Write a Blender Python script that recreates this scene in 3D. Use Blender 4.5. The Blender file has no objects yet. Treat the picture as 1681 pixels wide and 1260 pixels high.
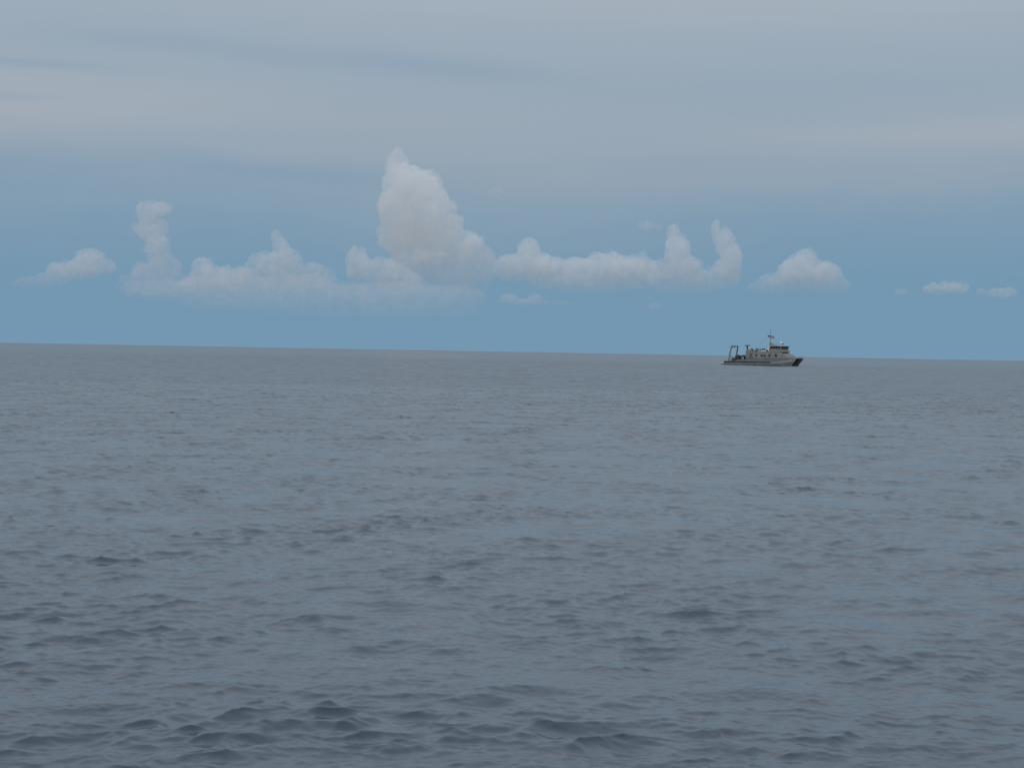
import bpy, bmesh, math, random
import numpy as np
from mathutils import Vector, Matrix, noise as mnoise

sc = bpy.context.scene
C = sc.collection
R = math.radians

# ------------------------------------------------------------------ camera
CAM_H = 3.87
F = 3400.0                     # focal length in photo pixels (photo is 1681 x 1260)
CAM_M = Matrix.Rotation(R(90 - 0.893), 3, 'X') @ Matrix.Rotation(R(1.02), 3, 'Z')
cam_d = bpy.data.cameras.new('camera')
cam_d.sensor_fit = 'HORIZONTAL'
cam_d.angle = 2 * math.atan(840.5 / F)
cam_d.clip_start = 0.1
cam_d.clip_end = 400000
cam = bpy.data.objects.new('camera', cam_d)
cam.matrix_world = Matrix.Translation((0, 0, CAM_H)) @ CAM_M.to_4x4()
C.objects.link(cam)
sc.camera = cam

# ------------------------------------------------------------------ render + exposure
sc.view_settings.view_transform = 'Standard'
sc.view_settings.look = 'None'
sc.view_settings.exposure = 0.0
sc.view_settings.gamma = 1.0
sc.view_settings.use_curve_mapping = False
cy = sc.cycles
cy.max_bounces = 10
cy.volume_bounces = 8
cy.transparent_max_bounces = 16
cy.volume_step_rate = 1.0
cy.volume_max_steps = 32
cy.use_denoising = True
cy.sample_clamp_indirect = 5.0

# ------------------------------------------------------------------ world: daylight sky with a high cloud veil
SUN_EL, SUN_AZ = R(42), R(205)      # behind the camera, a little to its left (azimuth from +Y, clockwise)
SKY_STRENGTH = 0.1
world = bpy.data.worlds.new('World')
sc.world = world
world.use_nodes = True
wt = world.node_tree
wt.nodes.clear()


class NT:
    """small helper for node trees"""
    def __init__(s, tree):
        s.t = tree

    def n(s, typ, **kw):
        nd = s.t.nodes.new(typ)
        for k, v in kw.items():
            setattr(nd, k, v)
        return nd

    def put(s, sock, v):
        if isinstance(v, bpy.types.NodeSocket):
            s.t.links.new(v, sock)
        elif v is not None:
            sock.default_value = v

    def m(s, op, a, b=None, c=None, clamp=False):
        nd = s.n('ShaderNodeMath', operation=op, use_clamp=clamp)
        s.put(nd.inputs[0], a)
        s.put(nd.inputs[1], b)
        s.put(nd.inputs[2], c)
        return nd.outputs[0]

    def vm(s, op, a, b=None):
        nd = s.n('ShaderNodeVectorMath', operation=op)
        s.put(nd.inputs[0], a)
        s.put(nd.inputs[1], b)
        return nd.outputs[0]

    def sm(s, v, a, b, lo=0.0, hi=1.0):
        nd = s.n('ShaderNodeMapRange', interpolation_type='SMOOTHSTEP')
        s.put(nd.inputs[0], v)
        s.put(nd.inputs[1], a); s.put(nd.inputs[2], b); s.put(nd.inputs[3], lo); s.put(nd.inputs[4], hi)
        return nd.outputs[0]

    def mix(s, f, a, b, mode='MIX'):
        nd = s.n('ShaderNodeMix', data_type='RGBA', blend_type=mode)
        s.put(nd.inputs[0], f); s.put(nd.inputs[6], a); s.put(nd.inputs[7], b)
        return nd.outputs[2]

    def noise(s, vec, scale, detail=3, rough=0.5, dim='3D', dist=0.0):
        nd = s.n('ShaderNodeTexNoise', noise_dimensions=dim)
        s.put(nd.inputs['Vector'], vec)
        nd.inputs['Scale'].default_value = scale
        nd.inputs['Detail'].default_value = detail
        nd.inputs['Roughness'].default_value = rough
        nd.inputs['Distortion'].default_value = dist
        return nd.outputs[0]

    def xyz(s, x, y, z):
        nd = s.n('ShaderNodeCombineXYZ')
        s.put(nd.inputs[0], x); s.put(nd.inputs[1], y); s.put(nd.inputs[2], z)
        return nd.outputs[0]


w = NT(wt)
out = w.n('ShaderNodeOutputWorld')
bg = w.n('ShaderNodeBackground')
wt.links.new(bg.outputs[0], out.inputs[0])
sky = w.n('ShaderNodeTexSky', sky_type='NISHITA')
sky.sun_disc = False
sky.sun_elevation = SUN_EL
sky.sun_rotation = SUN_AZ
sky.altitude = 0
sky.air_density = 1.0
sky.dust_density = 0.3
sky.ozone_density = 2.0
tc = w.n('ShaderNodeTexCoord')
vec = tc.outputs['Generated']
sep = w.n('ShaderNodeSeparateXYZ')
wt.links.new(vec, sep.inputs[0])
X, Y, Z = sep.outputs
DEG = 180 / math.pi
el = w.m('MULTIPLY', w.m('ARCSINE', Z), DEG)
az = w.m('MULTIPLY', w.m('ARCTAN2', X, Y), DEG)
# the veil lies on a level far overhead: project the view direction onto it
zz = w.m('ADD', w.m('MAXIMUM', Z, 0.0), 0.020)
pu = w.m('DIVIDE', X, zz)
pv = w.m('DIVIDE', Y, zz)
flat = w.xyz(pu, pv, 0.0)
n_big = w.noise(w.vm('MULTIPLY', flat, (0.16, 0.23, 1)), 1.0, 4, 0.5, '3D', 0.4)
n_str = w.noise(w.vm('MULTIPLY', w.vm('ADD', flat, (3.7, 9.1, 0)), (0.29, 0.66, 1)), 1.0, 5, 0.55, '3D', 0.6)
n_warp = w.noise(w.xyz(w.m('MULTIPLY', az, 0.19), w.m('MULTIPLY', el, 0.62), 4.0), 1.0, 4, 0.55)
elw = w.m('ADD', el, w.m('MULTIPLY', w.m('SUBTRACT', n_warp, 0.5), 1.6))
cover = w.sm(elw, 1.6, 6.6)
cover = w.m('ADD', w.m('MULTIPLY', cover, 0.66), w.m('MULTIPLY', w.m('SUBTRACT', n_big, 0.5), w.sm(el, 1.1, 6.4, 0.0, 0.45)))
cover = w.m('ADD', cover, w.m('MULTIPLY', w.m('SUBTRACT', n_str, 0.5), w.sm(el, 2.6, 6.4, 0.0, 0.25)))
# banks and gaps of the veil (azimuth, elevation, half widths, tilt, amount)
for (a0, e0, sa, se, tilt, amt) in [
        (-7.42, 8.06, 5.83, 0.398, -0.055, -0.16),
        (-1.85, 7.79, 2.92, 0.318, -0.03, -0.15),
        (-13.78, 6.57, 7.42, 1.06, -0.03, 0.21),
        (-13.25, 7.47, 2.65, 0.133, -0.02, -0.22),
        (-14.04, 6.57, 1.59, 0.117, 0.0, -0.2),
        (-6.89, 4.88, 3.18, 0.265, -0.09, -0.16),
        (-13.78, 4.77, 4.77, 0.795, 0.0, -0.1),
        (7.42, 7.42, 7.42, 0.689, 0.01, -0.1),
        (13.25, 6.15, 6.36, 0.53, 0.05, 0.2),
        (7.42, 4.77, 7.42, 0.424, 0.03, 0.12),
        (11.66, 3.82, 6.36, 0.689, 0.0, -0.1),
        (-1.06, 4.24, 4.77, 1.59, 0.0, 0.12),
        (0.0, 10.34, 21.2, 1.325, 0.0, 0.18)]:
    da = w.m('SUBTRACT', az, a0)
    de = w.m('SUBTRACT', w.m('SUBTRACT', el, e0), w.m('MULTIPLY', da, tilt))
    de = w.m('ADD', de, w.m('MULTIPLY', w.m('SUBTRACT', n_warp, 0.5), 1.2 * min(se, 0.8)))
    q = w.m('ADD', w.m('POWER', w.m('ABSOLUTE', w.m('DIVIDE', da, sa)), 2.0), w.m('POWER', w.m('ABSOLUTE', w.m('DIVIDE', de, se)), 2.0))
    cover = w.m('MULTIPLY_ADD', w.m('EXPONENT', w.m('MULTIPLY', q, -1.0)), amt, cover)
cover = w.m('ADD', cover, w.sm(el, 8.0, 20.0, 0.0, 0.25))
cover = w.m('MINIMUM', w.m('MAXIMUM', cover, 0.0), 1.0)
# clear air: the Nishita sky, with the blue low air the photograph shows in front of it
low = w.sm(el, 5.0, 45.0, 1.0, 0.0)
clear = w.mix(low, sky.outputs[0], (1.76, 3.12, 4.42, 1))
# the veil brightens towards the zenith like any overcast
zc = w.m('MINIMUM', w.m('MAXIMUM', Z, 0.0), 0.75)
cie = w.m('ADD', w.m('MULTIPLY', zc, 1.2), 0.84)
veil = w.vm('SCALE', (1, 1, 1)); vs = veil.node
vs.inputs[0].default_value = (3.95, 4.40, 4.95)
wt.links.new(cie, vs.inputs['Scale'])
col = w.mix(cover, clear, vs.outputs[0])
wt.links.new(col, bg.inputs[0])
bg.inputs[1].default_value = SKY_STRENGTH

# ------------------------------------------------------------------ sun (veiled)
sun_d = bpy.data.lights.new('sun', 'SUN')
sun_d.energy = 1.0
sun_d.angle = R(12)
sun_d.color = (1.0, 0.975, 0.945)
sun = bpy.data.objects.new('sun', sun_d)
sdir = Vector((math.sin(SUN_AZ) * math.cos(SUN_EL), math.cos(SUN_AZ) * math.cos(SUN_EL), math.sin(SUN_EL)))
sun.rotation_euler = sdir.to_track_quat('Z', 'Y').to_euler()
sun.location = (0, 0, 60)
C.objects.link(sun)


# ------------------------------------------------------------------ helpers
def ray(px, py):
    d = CAM_M @ Vector(((px - 840.5) / F, (630 - py) / F, -1.0))
    return d.normalized()


def at(px, py, dist):
    """point seen at a photo pixel, at a ground distance"""
    d = ray(px, py)
    k = dist / math.hypot(d.x, d.y)
    return Vector((0, 0, CAM_H)) + d * k


def tag(o, label=None, cat=None, group=None, kind=None):
    for k, v in (('label', label), ('category', cat), ('group', group), ('kind', kind)):
        if v:
            o[k] = v
    return o


def mat(name, col, rough=0.6, metal=0.0, var=0.12, scale=0.8, spec=0.5, streak=0.0):
    m = bpy.data.materials.new(name)
    m.use_nodes = True
    t = NT(m.node_tree)
    b = m.node_tree.nodes['Principled BSDF']
    b.inputs['Roughness'].default_value = rough
    b.inputs['Metallic'].default_value = metal
    b.inputs['Specular IOR Level'].default_value = spec
    co = t.n('ShaderNodeTexCoord').outputs['Object']
    v = t.noise(co, scale, 4, 0.6)
    dark = tuple(c * (1 - 2.2 * var) for c in col) + (1,)
    lite = tuple(min(1, c * (1 + 1.2 * var)) for c in col) + (1,)
    c = t.mix(t.sm(v, 0.3, 0.72), dark, lite)
    if streak:
        v2 = t.noise(t.vm('MULTIPLY', co, (2.2, 2.2, 0.25)), 1.0, 4, 0.65)
        rust = tuple(a * k for a, k in zip(col, (0.62, 0.47, 0.36))) + (1,)
        c = t.mix(t.m('MULTIPLY', t.sm(v2, 0.52, 0.72), streak), c, rust)
    m.node_tree.links.new(c, b.inputs['Base Color'])
    return m


def mesh_obj(name, bm, material, parent=None, smooth=False):
    me = bpy.data.meshes.new(name)
    bmesh.ops.recalc_face_normals(bm, faces=bm.faces)
    bm.to_mesh(me)
    bm.free()
    if smooth:
        for p in me.polygons:
            p.use_smooth = True
    mats = material if isinstance(material, (list, tuple)) else [material]
    for mm in mats:
        me.materials.append(mm)
    o = bpy.data.objects.new(name, me)
    C.objects.link(o)
    o.parent = parent
    return o


def box(bm, x0, x1, y0, y1, z0, z1, bev=0.0):
    vs = [bm.verts.new((x, y, z)) for x in (x0, x1) for y in (y0, y1) for z in (z0, z1)]
    fs = [(0, 1, 3, 2), (4, 6, 7, 5), (0, 4, 5, 1), (2, 3, 7, 6), (0, 2, 6, 4), (1, 5, 7, 3)]
    faces = [bm.faces.new([vs[i] for i in f]) for f in fs]
    if bev > 0:
        es = list({e for f in faces for e in f.edges})
        bmesh.ops.bevel(bm, geom=es, offset=bev, segments=2, affect='EDGES', profile=0.5)


def prism(bm, pts, y0, y1, y0b=None, y1b=None, bev=0.0):
    """polygon in XZ extruded across Y"""
    a = [bm.verts.new((x, y0, z)) for x, z in pts]
    b = [bm.verts.new((x, y1, z)) for x, z in pts]
    n = len(pts)
    faces = [bm.faces.new(a), bm.faces.new(b[::-1])]
    for i in range(n):
        faces.append(bm.faces.new((a[i], b[i], b[(i + 1) % n], a[(i + 1) % n])))
    if bev > 0:
        es = list({e for f in faces for e in f.edges})
        bmesh.ops.bevel(bm, geom=es, offset=bev, segments=2, affect='EDGES', profile=0.5)


def tube(bm, pts, r, seg=8, r1=None):
    pts = [Vector(p) for p in pts]
    rings = []
    for i, p in enumerate(pts):
        t = (pts[min(i + 1, len(pts) - 1)] - pts[max(i - 1, 0)]).normalized()
        u = t.cross(Vector((0, 0, 1)))
        if u.length < 1e-3:
            u = t.cross(Vector((0, 1, 0)))
        u.normalize()
        v = t.cross(u)
        rr = r if r1 is None else r + (r1 - r) * i / (len(pts) - 1)
        rings.append([bm.verts.new(p + (u * math.cos(k * 2 * math.pi / seg) + v * math.sin(k * 2 * math.pi / seg)) * rr) for k in range(seg)])
    for a, b in zip(rings, rings[1:]):
        for k in range(seg):
            bm.faces.new((a[k], a[(k + 1) % seg], b[(k + 1) % seg], b[k]))
    bm.faces.new(rings[0][::-1])
    bm.faces.new(rings[-1])


# ------------------------------------------------------------------ the sea
G = 2 * math.pi


def wave_tile(L, N, seed, lmax, lmin, wind, slope, spread=2.0, peak=None):
    """height and sideways displacement of one periodic patch of random waves"""
    rng = np.random.default_rng(seed)
    k1 = np.fft.fftfreq(N, L / N) * G
    kx, ky = np.meshgrid(k1, k1, indexing='ij')
    k = np.hypot(kx, ky)
    k[0, 0] = 1e-9
    th = np.arctan2(ky, kx) - wind
    S = k ** -4.0 * np.abs(np.cos(th / 2)) ** (2 * spread)
    if peak:
        S *= np.exp(-1.25 * (G / peak / k) ** 2)
    S *= 1 / (1 + (k / (G / 0.2)) ** 1.6)
    S *= np.clip((k - G / lmax * 0.85) / (G / lmax * 0.3), 0, 1) * np.clip((G / lmin * 1.15 - k) / (G / lmin * 0.3), 0, 1)
    amp = np.sqrt(S) * (rng.normal(size=(N, N)) + 1j * rng.normal(size=(N, N)))
    amp[0, 0] = 0
    sx = np.real(np.fft.ifft2(1j * kx * amp)); sy = np.real(np.fft.ifft2(1j * ky * amp))
    sc_ = slope / math.sqrt((sx ** 2 + sy ** 2).mean())
    h = np.real(np.fft.ifft2(amp)) * sc_
    dx = np.real(np.fft.ifft2(1j * kx / k * amp)) * sc_
    dy = np.real(np.fft.ifft2(1j * ky / k * amp)) * sc_
    return L, N, np.stack([h, dx, dy], -1).astype(np.float32)


def look(tile, x, y, rot=0.0):
    L, N, a = tile
    c, s = math.cos(rot), math.sin(rot)
    u = (x * c + y * s) / L * N
    v = (-x * s + y * c) / L * N
    i = np.floor(u).astype(np.int64); j = np.floor(v).astype(np.int64)
    fu = (u - i).astype(np.float32)[..., None]; fv = (v - j).astype(np.float32)[..., None]
    i %= N; j %= N
    i1 = (i + 1) % N; j1 = (j + 1) % N
    r = (a[i, j] * (1 - fu) + a[i1, j] * fu) * (1 - fv) + (a[i, j1] * (1 - fu) + a[i1, j1] * fu) * fv
    return r[..., 0], r[..., 1] * c - r[..., 2] * s, r[..., 1] * s + r[..., 2] * c


SL1, SL2, SL3 = 0.066, 0.106, 0.084
WIND = R(-100)


def build_sea():
    t1 = wave_tile(140, 1024, 11, 16, 1.0, WIND, SL1, 2.4, 2.4)
    t2 = wave_tile(29, 1024, 12, 1.0, 0.22, WIND + 0.25, SL2, 3.0)
    t3 = wave_tile(9.7, 1024, 13, 0.22, 0.05, WIND - 0.2, SL3, 1.0)
    tl = wave_tile(90, 512, 15, 9, 1.3, WIND, 1.0, 0.6)
    tm = wave_tile(400, 256, 14, 120, 18, WIND, 1.0, 0.3)
    def patch(rs, az, closed):
        """polar sheet of water: positions, ripple roughness and quads"""
        rs = np.array(rs)
        az = np.radians(az)
        nr, na = len(rs), len(az)
        rr, aa = np.meshgrid(rs, az, indexing='ij')
        x = rr * np.sin(aa); y = rr * np.cos(aa)
        dr = np.gradient(rs)

        def fade(lo, hi):
            t = np.clip((hi - dr) / (hi - lo), 0, 1)
            return (t * t * (3 - 2 * t))[:, None]
        f3, f2, f1 = fade(0.16, 0.42), fade(0.38, 1.8), fade(1.2, 6.0)
        gust = look(tm, x, y)[0] / gstd
        g3 = np.clip(1.0 + 0.2 * gust, 0.3, 1.8)
        lump = look(tl, x, y)[0] / lstd
        g2 = np.clip(1.0 + 0.12 * gust + 0.36 * lump, 0.25, 2.3)
        h = np.zeros_like(x); dx = np.zeros_like(x); dy = np.zeros_like(x)
        for tile, ff, rot, chop in ((t1, f1, 0.0, 1.1), (t2, f2 * g2, 0.35, 1.6), (t3, f3 * g3, -0.5, 0.9)):
            a, b, c = look(tile, x, y, rot)
            h += a * ff; dx += b * ff * chop; dy += c * ff * chop
        var = SL1 ** 2 * (1 - f1 ** 2) + SL2 ** 2 * (1 - f2 ** 2) + SL3 ** 2 * (1 - f3 ** 2)
        alpha = np.sqrt(2 * var * 0.06 + 0.025 ** 2)
        rough = np.sqrt(np.clip(alpha, 0, 1)) * np.ones_like(x)
        co = np.stack([x + dx, y + dy, h], -1).reshape(-1, 3).astype(np.float32)
        i = np.arange(nr - 1)[:, None]
        j = np.arange(na if closed else na - 1)[None, :]
        j2 = (j + 1) % na
        q = np.stack([i * na + j, i * na + j2, (i + 1) * na + j2, (i + 1) * na + j], -1).reshape(-1, 4)[:, ::-1]
        return co, rough.ravel(), q

    lstd = tl[2][..., 0].std()
    gstd = tm[2][..., 0].std()
    rs = []
    r = 15.0
    while r < 220:
        rs.append(r)
        r += max(0.024, min(0.55 * r * r / 8013, 0.18))
    rs += [r, r + 0.25, r + 0.5]
    far = [r]
    while r < 1500:
        r += 0.4 if r < 850 else 0.4 * (r / 850) ** 4
        far.append(r)
    out_ = [r, r + 2]
    while r < 150000:
        r *= 1.035
        out_.append(r)
    fan = np.linspace(-18, 18, 640)
    fan2 = np.linspace(-18, 18, 250)
    back = np.linspace(18, 342, 300)
    back_r = [0.5] + list(np.geomspace(1.0, out_[1], 330))
    sheets = [patch(rs, fan, False), patch(far, fan2, False), patch(out_, np.concatenate([fan2, back[1:-1]]), True),
              patch(back_r, back, False), patch([0.5] + list(np.linspace(1, 15.3, 110)), np.linspace(-18, 18, 120), False)]
    co = np.concatenate([s_[0] for s_ in sheets])
    rough = np.concatenate([s_[1] for s_ in sheets])
    off = np.cumsum([0] + [len(s_[0]) for s_ in sheets[:-1]])
    q = np.concatenate([s_[2] + o_ for s_, o_ in zip(sheets, off)])
    me = bpy.data.meshes.new('sea')
    me.vertices.add(len(co)); me.vertices.foreach_set('co', co.ravel())
    nq = len(q)
    me.loops.add(nq * 4); me.loops.foreach_set('vertex_index', q.ravel().astype(np.int32))
    me.polygons.add(nq)
    me.polygons.foreach_set('loop_start', (np.arange(nq) * 4).astype(np.int32))
    me.update(calc_edges=True)
    me.polygons.foreach_set('use_smooth', np.ones(nq, dtype=bool))
    at_ = me.attributes.new('ripple', 'FLOAT', 'POINT')
    at_.data.foreach_set('value', rough.ravel().astype(np.float32))
    me.validate()
    if me.polygons[0].normal.z < 0:
        me.flip_normals()
    o = bpy.data.objects.new('sea', me)
    C.objects.link(o)
    tag(o, 'grey blue open sea with small choppy waves', kind='structure')
    m = bpy.data.materials.new('sea_water')
    m.use_nodes = True
    t = NT(m.node_tree)
    b = m.node_tree.nodes['Principled BSDF']
    b.inputs['Base Color'].default_value = (0.041, 0.063, 0.083, 1)
    b.inputs['IOR'].default_value = 1.34
    atn = t.n('ShaderNodeAttribute', attribute_name='ripple')
    m.node_tree.links.new(atn.outputs['Fac'], b.inputs['Roughness'])
    me.materials.append(m)
    return o


build_sea()

# ------------------------------------------------------------------ cumulus clouds on the horizon
random.seed(5)


def cloud_mat(name, dens, base, top, scale, wisp, thin=0.0):
    """vapour whose density thins towards the cloud's base and breaks up in wisps"""
    m = bpy.data.materials.new(name)
    m.use_nodes = True
    t = NT(m.node_tree)
    nt = m.node_tree
    nt.nodes.remove(nt.nodes['Principled BSDF'])
    o = nt.nodes['Material Output']
    pv = t.n('ShaderNodeVolumePrincipled')
    pv.inputs['Color'].default_value = (0.985, 0.985, 0.985, 1)
    pv.inputs['Anisotropy'].default_value = 0.0
    co = t.n('ShaderNodeTexCoord').outputs['Object']
    s = t.n('ShaderNodeSeparateXYZ')
    nt.links.new(co, s.inputs[0])
    n1 = t.noise(co, scale, 2, 0.6)
    z = t.m('ADD', s.outputs[2], t.m('MULTIPLY', t.m('SUBTRACT', n1, 0.5), (top - base) * 0.5))
    n2 = t.noise(co, scale * 3.2, 3, 0.65)
    nn = t.m('ADD', t.m('MULTIPLY', n1, 0.45), t.m('MULTIPLY', n2, 0.55))
    d = t.m('MULTIPLY', t.sm(z, base, top, thin, 1.0), t.sm(nn, 0.62 - wisp, 0.60, 0.0, 1.0))
    nt.links.new(t.m('MULTIPLY', d, dens), pv.inputs['Density'])
    nt.links.new(pv.outputs[0], o.inputs['Volume'])
    return m


def cloud(label, dist, lobes, dens=0.004, fade=0.5, wisp=0.29, thin=0.05, floor=0.0, puff=1.0, voxel=None, extra=22, cat='cloud'):
    """lobes: (px, py, rx, ry) in photo pixels, turned into metres at the cloud's distance"""
    m_px = dist / F
    xs = [l[0] for l in lobes]
    base_py = max(l[1] + l[3] for l in lobes)
    top_py = min(l[1] - l[3] for l in lobes)
    org = at(sum(xs) / len(xs), base_py, dist)
    fwd = Vector((org.x, org.y, 0)).normalized()
    right = Vector((fwd.y, -fwd.x, 0))
    bm = bmesh.new()

    def ball(p, rx, ry, rz, sub=2):
        g = bmesh.ops.create_icosphere(bm, subdivisions=sub, radius=1.0)
        for v in g['verts']:
            c = v.co.copy()
            v.co = p + right * (c.x * rx) + fwd * (c.y * ry) + Vector((0, 0, 1)) * (c.z * rz)
    for (px, py, rx, ry) in lobes:
        c = at(px, py, dist) - org
        a, b = rx * m_px, ry * m_px
        dep = (a + b) / 2
        c += fwd * random.uniform(-0.35, 0.35) * dep
        ball(c, a * 1.02, dep * 0.95, b * 1.02, 3)
        for k in range(extra):
            u = random.uniform(0, G); v = random.uniform(-0.35, 1.0)
            n = Vector((math.cos(u) * math.sqrt(1 - v * v), math.sin(u) * math.sqrt(1 - v * v), v))
            q = random.uniform(0.14, 0.36) * puff
            p = c + right * (n.x * a * 0.88) + fwd * (n.y * dep * 0.88) + Vector((0, 0, n.z * b * 0.88))
            ball(p, a * q, dep * q, min(a, b) * q * 1.1, 2)
    me = bpy.data.meshes.new('tmp')
    bm.to_mesh(me); bm.free()
    o = bpy.data.objects.new('tmp', me)
    C.objects.link(o)
    small = min(min(l[2], l[3]) for l in lobes) * m_px
    vx = voxel or max(small * 0.14, (max(xs) - min(xs) + 40) * m_px / 118)
    md = o.modifiers.new('r', 'REMESH'); md.mode = 'VOXEL'; md.voxel_size = vx
    for i, (sz, st) in enumerate(((2.6, 0.6), (1.1, 0.8), (0.45, 0.5))):
        tx = bpy.data.textures.new('puffs', 'CLOUDS')
        tx.noise_scale = small * sz
        tx.noise_depth = 2
        ds = o.modifiers.new('d%d' % i, 'DISPLACE')
        ds.texture = tx; ds.texture_coords = 'LOCAL'; ds.strength = small * st; ds.mid_level = 0.5
    md = o.modifiers.new('r2', 'REMESH'); md.mode = 'VOXEL'; md.voxel_size = vx
    dg = bpy.context.evaluated_depsgraph_get()
    res = bpy.data.meshes.new_from_object(o.evaluated_get(dg))
    bpy.data.objects.remove(o)
    res.name = 'cumulus_cloud'
    res.materials.clear()
    H = (base_py - top_py) * m_px
    res.materials.append(cloud_mat('cloud_vapour', 0.52 * dens * 16.65 / m_px, H * floor, H * fade, 1.0 / (small * 1.6), wisp, thin))
    for p in res.polygons:
        p.use_smooth = True
    c = bpy.data.objects.new('cumulus_cloud', res)
    c.location = org
    C.objects.link(c)
    tag(c, label, cat, 'clouds along the horizon')
    return c


CL = [
    ('tall bright cumulus tower with a pointed top, the biggest cloud over the sea', 31000,
     [(652, 272, 18, 30), (662, 300, 36, 30), (700, 312, 28, 32), (664, 342, 44, 46), (714, 345, 32, 40), (734, 382, 27, 38),
      (664, 385, 42, 40), (700, 400, 46, 40), (765, 418, 34, 38), (790, 438, 26, 34), (690, 440, 56, 34), (745, 448, 60, 30)], dict(dens=0.0050, fade=0.5, thin=0.12)),
    ('small cloud with a round knob head, hugging the foot of the biggest cloud tower', 29500,
     [(585, 425, 18, 22), (590, 450, 22, 22), (618, 450, 26, 24), (640, 445, 24, 20), (655, 462, 36, 22)], dict(dens=0.0038, fade=0.6, thin=0.10)),
    ('long low cloud bank with two small knobs, stretching right from the biggest cloud tower', 33000,
     [(868, 415, 20, 26), (840, 440, 30, 24), (890, 445, 46, 28), (945, 448, 44, 26), (1000, 445, 44, 28), (1007, 424, 9, 14),
      (1055, 424, 9, 14), (1045, 448, 38, 28), (960, 465, 90, 16)], dict(dens=0.0038, fade=0.6, thin=0.10)),
    ('cloud with two upright horns and a gap of blue between them', 32000,
     [(1105, 385, 11, 18), (1112, 415, 22, 32), (1120, 445, 32, 28), (1150, 462, 40, 18), (1175, 378, 8, 18), (1190, 400, 16, 26),
      (1200, 428, 19, 34), (1190, 452, 28, 24), (1095, 460, 36, 22), (1140, 464, 50, 18), (1080, 440, 16, 14)], dict(dens=0.0040, fade=0.5, thin=0.12)),
    ('lone triangular cloud heaped up beyond the ship', 30000,
     [(1322, 432, 20, 24), (1310, 450, 34, 28), (1345, 455, 38, 28), (1275, 466, 36, 17), (1250, 473, 26, 10), (1372, 468, 22, 16)],
     dict(dens=0.0038, fade=0.6, thin=0.10)),
    ('small flat cloud low over the horizon, right of the triangular cloud', 34000,
     [(1534, 475, 21, 10), (1560, 473, 25, 11), (1577, 473, 13, 10)], dict(dens=0.0045, fade=0.6, extra=8)),
    ('tiny faint cloud scrap at the right edge of the sky', 35000,
     [(1640, 483, 20, 10), (1655, 480, 14, 9), (1612, 479, 9, 6)], dict(dens=0.0042, fade=0.8, extra=4)),
    ('leaning column of cloud with a flat ragged head', 29000,
     [(253, 343, 30, 13), (240, 350, 16, 20), (250, 378, 26, 20), (226, 374, 11, 10), (258, 405, 20, 24), (264, 435, 22, 26), (255, 458, 46, 26),
      (222, 466, 32, 16), (290, 468, 30, 18), (275, 440, 24, 22)], dict(dens=0.0038, fade=0.6, wisp=0.27, thin=0.08)),
    ('ragged stepped cloud, the one nearest the left edge of the sky', 30500,
     [(148, 425, 24, 18), (138, 440, 28, 20), (105, 448, 30, 17), (85, 460, 30, 12), (48, 465, 32, 9), (25, 466, 12, 6), (172, 438, 18, 12), (65, 464, 34, 11)],
     dict(dens=0.0038, fade=0.6, wisp=0.27, thin=0.08)),
    ('small round headed puff between the leaning column and the peaked cloud', 31500,
     [(332, 437, 18, 16), (340, 455, 28, 22), (372, 458, 36, 20), (398, 450, 20, 14), (330, 468, 40, 18)], dict(dens=0.0036, fade=0.7, thin=0.10)),
    ('low spreading cloud with one thin peak, left of the biggest cloud tower', 30000,
     [(452, 388, 9, 12), (462, 406, 14, 18), (435, 432, 28, 18), (468, 430, 28, 24), (450, 454, 54, 26), (505, 452, 36, 20),
      (530, 455, 22, 16)], dict(dens=0.0036, fade=0.7, wisp=0.27, thin=0.10)),
    ('pale hazy sheet of low cloud under the cumulus row', 36000,
     [(270, 476, 74, 18), (380, 474, 90, 24), (490, 476, 84, 26), (560, 490, 100, 26), (660, 490, 90, 30), (740, 486, 64, 20), (440, 500, 150, 14), (640, 512, 150, 18), (560, 520, 170, 12)],
     dict(dens=0.0014, floor=0.12, thin=0.0, fade=1.0, wisp=0.25, extra=5)),
    ('thin low streak of cloud below the long cloud bank', 34000,
     [(835, 490, 16, 9), (878, 490, 13, 9), (860, 496, 44, 6), (920, 498, 26, 4)], dict(dens=0.0032, fade=0.7, extra=4)),
    ('faint wisp of cloud beside the left horn of the horned cloud', 32500,
     [(1060, 371, 16, 9), (1078, 373, 9, 6)], dict(dens=0.0026, fade=0.3, extra=4)),
    ('faint round wisp high beside the biggest cloud tower', 32500,
     [(815, 316, 14, 10)], dict(dens=0.0020, fade=0.3, extra=4)),
    ('tiny low puff under the horned cloud', 34000,
     [(1075, 502, 13, 6)], dict(dens=0.003, fade=0.3, extra=4)),
    ('tiny faint puff between the triangular and the small flat cloud', 34500,
     [(1478, 479, 12, 6)], dict(dens=0.0026, fade=0.3, extra=4)),
]
for lab, dist, lobes, kw in CL:
    cloud(lab, dist, lobes, **kw)

# ------------------------------------------------------------------ the research ship (X forward, Y to port, Z up)
HEAD = R(22)
ship = bpy.data.objects.new('research_ship', None)
C.objects.link(ship)
mid = at(1248.2, 584.0, 0.25 * F)
near = Vector((16, -5.2, 0))
rot = Matrix.Rotation(-HEAD, 3, 'Z')
d0 = Vector((mid.x, mid.y, 0)).normalized()
rot = Matrix.Rotation(-math.atan2(d0.x, d0.y), 3, 'Z') @ rot
p0 = Vector((mid.x, mid.y, 0)) - rot @ near
ship.matrix_world = Matrix.Translation((p0.x, p0.y, 0.0)) @ rot.to_4x4()
tag(ship, 'grey twin hulled research ship with stern gantry and red flag under way', 'ship')

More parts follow.
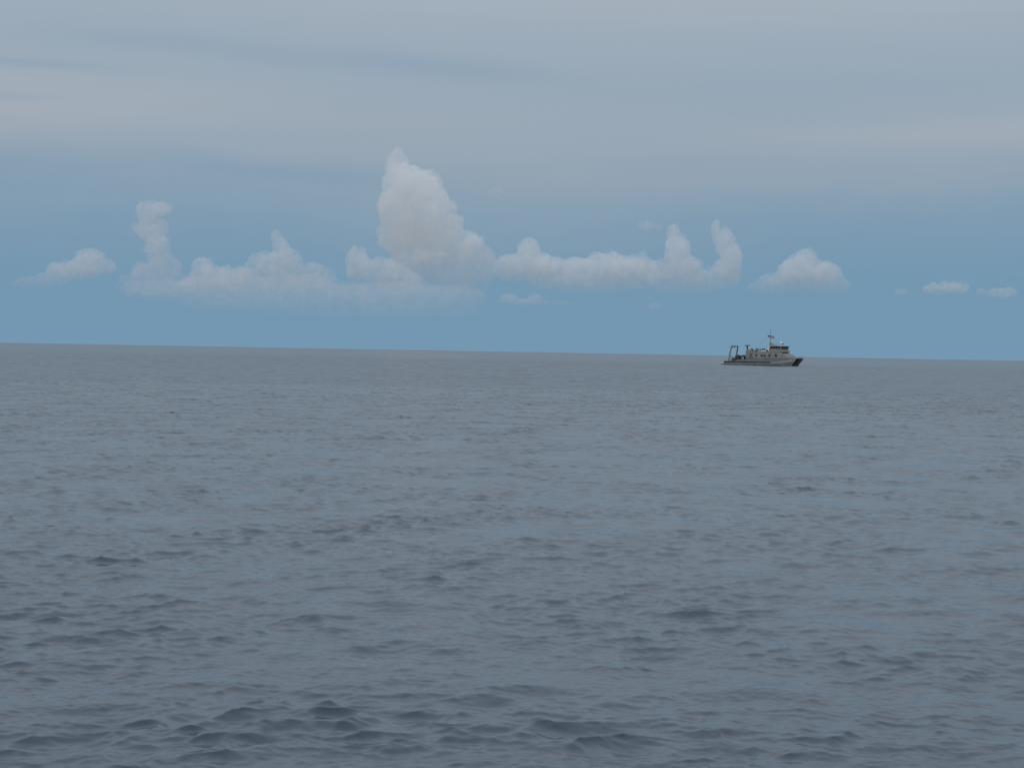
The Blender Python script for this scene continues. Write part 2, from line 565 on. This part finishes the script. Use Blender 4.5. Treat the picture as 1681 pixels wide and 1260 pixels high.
M_hull = mat('hull_grey_paint', (0.155, 0.172, 0.172), 0.5, var=0.10, scale=0.4, streak=0.35)
M_house = mat('superstructure_paint', (0.215, 0.215, 0.203), 0.55, var=0.08, scale=0.5, streak=0.3)
M_lite = mat('light_paint', (0.36, 0.37, 0.35), 0.5, var=0.08)
M_white = mat('white_paint', (0.78, 0.79, 0.77), 0.45, var=0.05)
M_dark = mat('dark_machinery', (0.045, 0.042, 0.055), 0.6, var=0.25, scale=2.0)
M_inner_lift = mat('inner_hull_lightened', (0.25, 0.25, 0.30), 0.5, var=0.2)  # inner hull faces: grey painted lighter and bluer to lift the tunnel's shade
M_rub = mat('black_rubber', (0.03, 0.032, 0.036), 0.8, var=0.2)
M_glass = mat('dark_glass', (0.012, 0.016, 0.022), 0.12, var=0.1)
M_green = mat('green_crane_paint', (0.07, 0.12, 0.085), 0.5, var=0.2, scale=2)
M_gant = mat('gantry_paint', (0.22, 0.245, 0.235), 0.5, var=0.2, scale=2)
M_red = mat('red_flag_cloth', (0.40, 0.19, 0.21), 0.8, var=0.08)
M_deck = mat('deck_paint', (0.20, 0.215, 0.20), 0.8, var=0.15)


def part(name, material, parent, fn, smooth=False):
    bm = bmesh.new()
    fn(bm)
    return mesh_obj(name, bm, material, parent, smooth)


def demihull(bm, yc, inner):
    """one slender hull: stations along X; the inner face carries the second material"""
    st = []
    N = 26
    for i in range(N + 1):
        x = 30.9 * i / N
        t = i / N
        fine = 1.0 if t < 0.62 else max(0.0, 1 - ((t - 0.62) / 0.38) ** 2.0)
        stern = 0.86 + 0.14 * min(1, t / 0.15)
        bd = 1.25 * stern * max(fine ** 0.62, 0.03)
        bw = 1.12 * stern * max(fine, 0.02)
        zd = 1.42 + (0.0 if t < 0.55 else 1.55 * ((t - 0.55) / 0.45) ** 1.35)
        xr = 0.0 if t < 0.7 else ((t - 0.7) / 0.3) ** 1.5      # rake of the stem
        sec = [(-bd, zd, 0), (-(bd * 0.35 + bw * 0.65), zd * 0.45, 0.55), (-bw, 0.0, 1.0), (-bw * 0.82, -0.8, 1.3), (0, -1.7, 1.8),
               (bw * 0.82, -0.8, 1.3), (bw, 0.0, 1.0), (bd * 0.35 + bw * 0.65, zd * 0.45, 0.55), (bd, zd, 0)]
        st.append([bm.verts.new((x - xr * 2.3 * k * (zd / 2.9), yc + yy, z)) for yy, z, k in sec])
    for a, b in zip(st, st[1:]):
        for k in range(8):
            f = bm.faces.new((a[k], a[k + 1], b[k + 1], b[k]))
            if (k >= 4) == (inner > 0):
                f.material_index = 1
        f = bm.faces.new((a[8], a[0], b[0], b[8]))
    bm.faces.new(st[0][::-1]); bm.faces.new(st[-1])


hulls = []
for yc, inner, lab in ((-4.0, 1, None), (4.0, -1, None)):
    bm = bmesh.new()
    demihull(bm, yc, inner)
    h = mesh_obj('hull', bm, [M_hull, M_inner_lift], ship, True)
    hulls.append(h)
    ys = yc - 1.27 if yc < 0 else yc + 1.27
    part('rubbing_strake', M_rub, h, lambda b: tube(b, [(0.0, ys, 1.44), (8, ys - 0.02 * np.sign(yc) * -1, 1.40), (20.5, ys, 1.40)], 0.17, 8))
    part('boot_stripe', M_rub, h, lambda b: box(b, 13, 25.5, min(ys, ys * 0.985), max(ys, ys * 0.985), -0.3, 0.28))
    part('stem_edge', M_lite, h, lambda b: tube(b, [(28.65, yc, 0.05), (29.5, yc, 1.2), (30.96, yc, 2.95)], 0.16, 6))
    part('stern_platform', M_rub, h, lambda b: box(b, -1.5, 0.2, yc - 1.0, yc + 1.0, 0.12, 0.42, 0.05))

# deck between the hulls, and the raised side shell with the foredeck
part('bridge_deck', M_deck, ship, lambda b: prism(b, [(0.0, 1.0), (0.0, 1.45), (9.0, 1.45), (9.0, 1.9), (26, 1.9), (26, 1.0)], -3.2, 3.2))


def shell(b):
    n = 24
    rows = []
    for i in range(n + 1):
        x = 8.4 + (31.0 - 8.4) * i / n
        t = x / 30.9
        fine = 1.0 if t < 0.62 else max(0.0, 1 - ((t - 0.62) / 0.38) ** 2.0)
        bd = 5.27 if t < 0.62 else 4.0 + 1.27 * max(fine ** 0.62, 0.05)
        z0 = 1.47 + (0.0 if t < 0.55 else 1.50 * ((t - 0.55) / 0.45) ** 1.35)
        if x < 11:
            z1 = 2.2 + (x - 8.4) / 2.6 * 0.85
        else:
            z1 = 3.05
        z1 = max(z1, z0 + 0.10)
        if x > 28.5:
            z1 = max(z1, 3.12)
        rows.append([b.verts.new((x, s * bd, z)) for s, z in ((-1, z0), (-1, z1), (1, z1), (1, z0))])
    for a, c in zip(rows, rows[1:]):
        for k in range(4):
            b.faces.new((a[k], a[(k + 1) % 4], c[(k + 1) % 4], c[k]))
    b.faces.new(rows[0]); b.faces.new(rows[-1][::-1])


part('side_shell', M_hull, ship, shell)
part('bow_bulwark', M_lite, ship, lambda b: prism(b, [(29.3, 3.12), (31.05, 3.12), (31.05, 3.5), (29.1, 3.42)], -4.0, 4.2, bev=0.05))
part('windlass', M_lite, ship, lambda b: (box(b, 29.0, 29.8, 1.4, 2.6, 3.12, 3.85, 0.08), tube(b, [(29.4, 1.0, 3.5), (29.4, 3.0, 3.5)], 0.25, 10)))
for s in (-1, 1):
    part('stern_bulwark', M_hull, ship, lambda b: prism(b, [(4.6, 1.45), (8.42, 1.45), (8.42, 2.75), (6.2, 2.3), (4.6, 1.75)], s * 5.25 if s < 0 else 5.1, s * 5.1 if s < 0 else 5.25))

# main deckhouse with side windows and door
house = part('deckhouse', M_house, ship, lambda b: prism(b, [(9.3, 3.05), (28.6, 3.05), (28.4, 3.45), (24.3, 5.55), (11.4, 5.55), (9.3, 5.2)], -4.75, 4.75, bev=0.08))
for x, z, wd, ht in ((14.0, 4.1, 0.75, 0.6), (16.4, 4.1, 0.9, 0.65), (17.7, 4.1, 0.9, 0.65), (19.8, 4.15, 0.65, 0.75), (22.6, 4.25, 0.85, 1.0)):
    wf = part('window', M_house, house, lambda b: box(b, x - wd / 2 - 0.1, x + wd / 2 + 0.1, -4.80, -4.70, z - ht / 2 - 0.1, z + ht / 2 + 0.1, 0.02))
    part('pane', M_glass, wf, lambda b: box(b, x - wd / 2, x + wd / 2, -4.815, -4.75, z - ht / 2, z + ht / 2))
dr_ = part('door', M_dark, house, lambda b: box(b, 11.45, 12.15, -4.83, -4.72, 3.08, 4.85, 0.03))
part('door_leaf', M_lite, dr_, lambda b: box(b, 12.2, 12.32, -5.35, -4.76, 3.1, 4.8))
part('roof_edge', M_lite, house, lambda b: box(b, 11.3, 24.2, -4.85, 4.85, 5.56, 5.66, 0.02))
part('front_bands', M_deck, house, lambda b: prism(b, [(27.2, 4.07), (28.2, 3.56), (28.24, 3.64), (27.24, 4.15)], -3.4, 3.4))

# wheelhouse
wh = part('wheelhouse', M_house, ship, lambda b: prism(b, [(18.8, 5.67), (25.0, 5.67), (24.3, 6.95), (24.7, 7.95), (19.6, 7.95), (19.6, 6.6)], -4.1, 4.1, bev=0.05))
for i in range(4):
    x0 = 19.75 + i * 1.1
    part('side_window', M_glass, wh, lambda b: box(b, x0, x0 + 0.98, -4.135, -4.05, 7.0, 7.8, 0.0))
    part('side_window', M_glass, wh, lambda b: box(b, x0, x0 + 0.98, 4.05, 4.135, 7.0, 7.8, 0.0))
for i in range(6):
    y0 = -4.0 + i * 1.335
    part('front_window', M_glass, wh, lambda b: prism(b, [(24.30, 6.95), (24.42, 6.95), (24.80, 7.86), (24.66, 7.86)], y0, y0 + 1.25))
part('roof', M_lite, wh, lambda b: prism(b, [(19.2, 7.97), (25.2, 7.97), (25.3, 8.1), (24.6, 8.26), (19.2, 8.26)], -4.35, 4.35, bev=0.04))
part('step', M_lite, wh, lambda b: box(b, 24.6, 25.3, -3.9, 3.9, 5.7, 6.3, 0.06))
part('raised_locker', M_white, ship, lambda b: box(b, 18.2, 18.9, -3.4, -2.4, 5.68, 7.2, 0.06))

# mast with radar, aerials and flag
mast = part('mast', M_house, ship, lambda b: (prism(b, [(18.0, 8.27), (21.6, 8.27), (19.2, 8.75), (18.5, 9.6), (17.95, 9.6)], -0.45, 0.45, bev=0.04),
                                             tube(b, [(18.2, 0, 9.5), (18.2, 0, 12.4)], 0.16, 8), ))
part('aerial', M_dark, mast, lambda b: tube(b, [(18.2, 0, 12.4), (18.2, 0, 14.9)], 0.06, 6))
part('yard', M_gant, mast, lambda b: tube(b, [(18.2, -1.6, 11.2), (18.2, 1.6, 11.2)], 0.06, 6))
part('signal_lamp_box', M_dark, mast, lambda b: box(b, 17.1, 17.75, -0.35, 0.35, 11.7, 12.4, 0.08))
part('lamp_bracket', M_dark, mast, lambda b: tube(b, [(17.7, 0, 12.0), (18.2, 0, 12.0)], 0.06, 6))
part('radar_scanner', M_white, mast, lambda b: (tube(b, [(19.2, 0, 8.7), (19.2, 0, 9.5)], 0.12, 8), box(b, 19.05, 19.35, -1.1, 1.1, 9.5, 9.72, 0.05)))


def flag(b):
    nx, nz = 10, 6
    vs = []
    for side in (0, 1):
        g = []
        for i in range(nx + 1):
            for k in range(nz + 1):
                u, v = i / nx, k / nz
                g.append(b.verts.new((18.32 + 1.5 * u, 0.18 * math.sin(u * 7.5) * u + side * 0.02, 12.35 - 1.1 * (1 - v) - 0.30 * u * u)))
        vs.append(g)
    for side in (0, 1):
        for i in range(nx):
            for k in range(nz):
                a = i * (nz + 1) + k
                q = [vs[side][a], vs[side][a + 1], vs[side][a + nz + 2], vs[side][a + nz + 1]]
                b.faces.new(q if side else q[::-1])


part('flag', M_red, mast, flag, True)
part('radar_dome', M_white, ship, lambda b: (bmesh.ops.create_uvsphere(b, u_segments=14, v_segments=9, radius=0.48, matrix=Matrix.Translation((22.6, 0.8, 9.35))), tube(b, [(22.6, 0.8, 8.2), (22.6, 0.8, 9.0)], 0.14, 8)), True)
part('searchlight', M_dark, ship, lambda b: (tube(b, [(23.3, 0.2, 9.0), (23.8, 0.2, 9.05)], 0.24, 10), tube(b, [(23.5, 0.2, 8.2), (23.5, 0.2, 9.0)], 0.07, 6)))
for yy in (-3.2, 3.2):
    part('whip_aerial', M_gant, ship, lambda b: tube(b, [(19.6, yy, 8.2), (19.4, yy, 11.0)], 0.04, 5, 0.015))

# exhaust stack, vents, deck crane and life raft on the deckhouse roof
fun = part('exhaust_casing', M_house, ship, lambda b: prism(b, [(8.8, 3.05), (11.3, 3.05), (11.3, 6.3), (9.2, 6.6), (8.8, 5.6)], -3.4, -1.2, bev=0.06))
part('exhaust_pipe', M_dark, fun, lambda b: tube(b, [(9.2, -2.6, 6.2), (9.15, -2.6, 7.3), (9.0, -2.6, 8.1)], 0.34, 10, 0.24))
part('platform', M_dark, fun, lambda b: box(b, 8.2, 10.1, -3.4, -1.8, 7.95, 8.2, 0.03))
part('platform_top', M_lite, fun, lambda b: box(b, 8.6, 10.0, -3.2, -2.0, 8.22, 8.4, 0.03))
part('vent_cowl', M_dark, ship, lambda b: (bmesh.ops.create_uvsphere(b, u_segments=12, v_segments=8, radius=0.55, matrix=Matrix.Translation((11.0, -2.2, 6.45))), tube(b, [(11.0, -2.2, 5.5), (11.0, -2.2, 6.2)], 0.32, 10)), True)
crane = part('deck_crane', M_green, ship, lambda b: (tube(b, [(15.6, -1.0, 5.6), (15.6, -1.0, 6.6)], 0.40, 10), box(b, 15.1, 16.2, -1.5, -0.5, 6.3, 7.0, 0.08)))
part('boom', M_green, crane, lambda b: prism(b, [(12.2, 6.0), (15.8, 6.45), (15.8, 6.85), (12.2, 6.35)], -1.25, -0.75, bev=0.04))
part('boom_ram', M_gant, crane, lambda b: tube(b, [(15.2, -1.0, 6.0), (13.6, -1.0, 6.2)], 0.10, 8))
part('boom_rest', M_green, crane, lambda b: (tube(b, [(12.7, -1.0, 5.6), (12.7, -1.0, 6.1)], 0.10, 6), box(b, 12.4, 13.0, -1.4, -0.6, 6.5, 7.05, 0.05)))
for x in (16.45, 17.25):
    part('life_raft_canister', M_white, ship, lambda b: tube(b, [(x - 0.5, -4.4, 5.95), (x - 0.38, -4.4, 5.95), (x + 0.30, -4.4, 5.95)], 0.30, 12), True)
part('liferaft_cradle', M_dark, ship, lambda b: box(b, 16.0, 17.5, -4.6, -4.2, 5.66, 5.72))
part('ventilator_box', M_gant, ship, lambda b: box(b, 17.6, 18.1, -2.0, -1.0, 5.66, 6.5, 0.04))

# rails
def rail(b, pts, h=1.0, r=0.025, step=1.6):
    P = [Vector(p) for p in pts]
    for hh in (h, h * 0.5):
        tube(b, [p + Vector((0, 0, hh)) for p in P], r, 5)
    for a, c in zip(P, P[1:]):
        n = max(1, int((c - a).length / step))
        for i in range(n + 1):
            q = a.lerp(c, i / n)
            tube(b, [q, q + Vector((0, 0, h))], r, 5)


for pts in ([(11.6, -4.75, 5.66), (18.6, -4.75, 5.66)], [(11.6, 4.75, 5.66), (18.6, 4.75, 5.66)], [(28.8, -4.9, 3.12), (30.7, -4.1, 3.35)],
            [(28.8, 4.9, 3.12), (30.7, 4.1, 3.35)], [(19.4, -4.2, 8.26), (24.4, -4.2, 8.26)], [(0.4, -5.0, 1.45), (4.4, -5.0, 1.45)]):
    part('guard_rail', M_gant, ship, lambda b: rail(b, pts))

# stern gantry
gan = bpy.data.objects.new('stern_gantry', None)
C.objects.link(gan)
gan.parent = ship
for s in (-1, 1):
    part('gantry_leg', M_gant, gan, lambda b: (tube(b, [(1.4, s * 3.6, 1.4), (2.0, s * 3.6, 5.2), (2.5, s * 3.35, 7.75)], 0.36, 8, 0.28),))
    part('gantry_ram', M_gant, gan, lambda b: tube(b, [(3.6, s * 3.6, 1.5), (2.0, s * 3.6, 4.6)], 0.09, 8))
part('gantry_beam', M_gant, gan, lambda b: box(b, 2.25, 2.75, -3.6, 3.6, 7.62, 8.0, 0.05))
for yy in (-2.4, 0.0, 3.2):
    part('sheave_block', M_dark, gan, lambda b: box(b, 2.3, 2.7, yy - 0.2, yy + 0.2, 7.1, 7.6, 0.05))

# machinery on the after deck
def winch(x, y, r, wd, zc, base):
    wn = part('winch_frame', M_dark, ship, lambda b: (box(b, x - r * 0.8, x + r * 0.8, y - wd / 2 - 0.2, y - wd / 2, base, zc + r * 0.5, 0.05),
                                                     box(b, x - r * 0.8, x + r * 0.8, y + wd / 2, y + wd / 2 + 0.2, base, zc + r * 0.5, 0.05)))
    part('drum', M_dark, wn, lambda b: (tube(b, [(x, y - wd / 2 + 0.02, zc), (x, y - wd / 2 + 0.16, zc)], r, 18), tube(b, [(x, y - wd / 2, zc), (x, y + wd / 2, zc)], r * 0.72, 18),
                                        tube(b, [(x, y + wd / 2 - 0.16, zc), (x, y + wd / 2 - 0.02, zc)], r, 18)))


winch(4.9, -2.0, 0.95, 2.0, 3.3, 1.45)
winch(7.3, -2.2, 0.80, 1.8, 3.4, 1.45)
part('deck_locker', M_dark, ship, lambda b: box(b, 3.4, 5.0, -4.6, -3.3, 1.46, 2.5, 0.06))
part('deck_locker', M_dark, ship, lambda b: box(b, 5.3, 7.0, -4.5, -3.5, 1.46, 2.3, 0.06))
part('cable_reel', M_dark, ship, lambda b: tube(b, [(2.9, -2.6, 2.25), (2.9, -1.2, 2.25)], 0.8, 16))
part('deck_crate', M_house, ship, lambda b: box(b, 7.2, 8.4, 0.5, 2.5, 1.46, 3.4, 0.06))

# lockers, pipes and stowed gear that clutter the decks
random.seed(9)
for x, y, lx, ly, lz, m_ in ((12.2, -3.6, 0.9, 0.8, 0.7, M_gant), (13.4, -4.0, 0.7, 0.6, 0.5, M_dark), (14.6, -3.7, 1.1, 0.7, 0.55, M_lite),
                             (18.0, -4.1, 0.6, 0.6, 0.8, M_dark), (13.0, 2.0, 1.4, 1.2, 1.0, M_gant), (16.6, 1.6, 1.8, 1.4, 0.9, M_lite)):
    part('roof_locker', m_, house, lambda b: box(b, x, x + lx, y, y + ly, 5.665, 5.665 + lz, 0.04))
for x, y, z1 in ((11.9, -4.3, 7.1), (14.2, -2.6, 7.3), (17.9, -3.0, 7.6), (12.6, 3.4, 7.0)):
    part('vent_pipe', M_gant, house, lambda b: tube(b, [(x, y, 5.66), (x, y, z1 - 0.2), (x + 0.25, y, z1)], 0.11, 7))
for x in (12.9, 15.2, 18.9, 21.2):
    part('wall_rib', M_lite, house, lambda b: box(b, x, x + 0.10, -4.80, -4.74, 3.12, 5.4))
for x, y, lx, ly, lz, m_ in ((2.6, -4.6, 0.7, 0.9, 0.9, M_gant), (6.0, -0.6, 1.2, 1.2, 2.4, M_dark), (3.4, 0.6, 1.4, 1.6, 1.7, M_dark), (7.6, -4.4, 0.7, 0.7, 1.9, M_lite)):
    part('deck_locker', m_, ship, lambda b: box(b, x, x + lx, y, y + ly, 1.46, 1.46 + lz, 0.05))
part('mast_stay', M_gant, mast, lambda b: tube(b, [(18.1, 0, 12.2), (11.3, -1.8, 6.3)], 0.025, 5))
part('mast_stay', M_gant, mast, lambda b: tube(b, [(18.3, 0, 12.2), (24.6, 0, 8.3)], 0.025, 5))
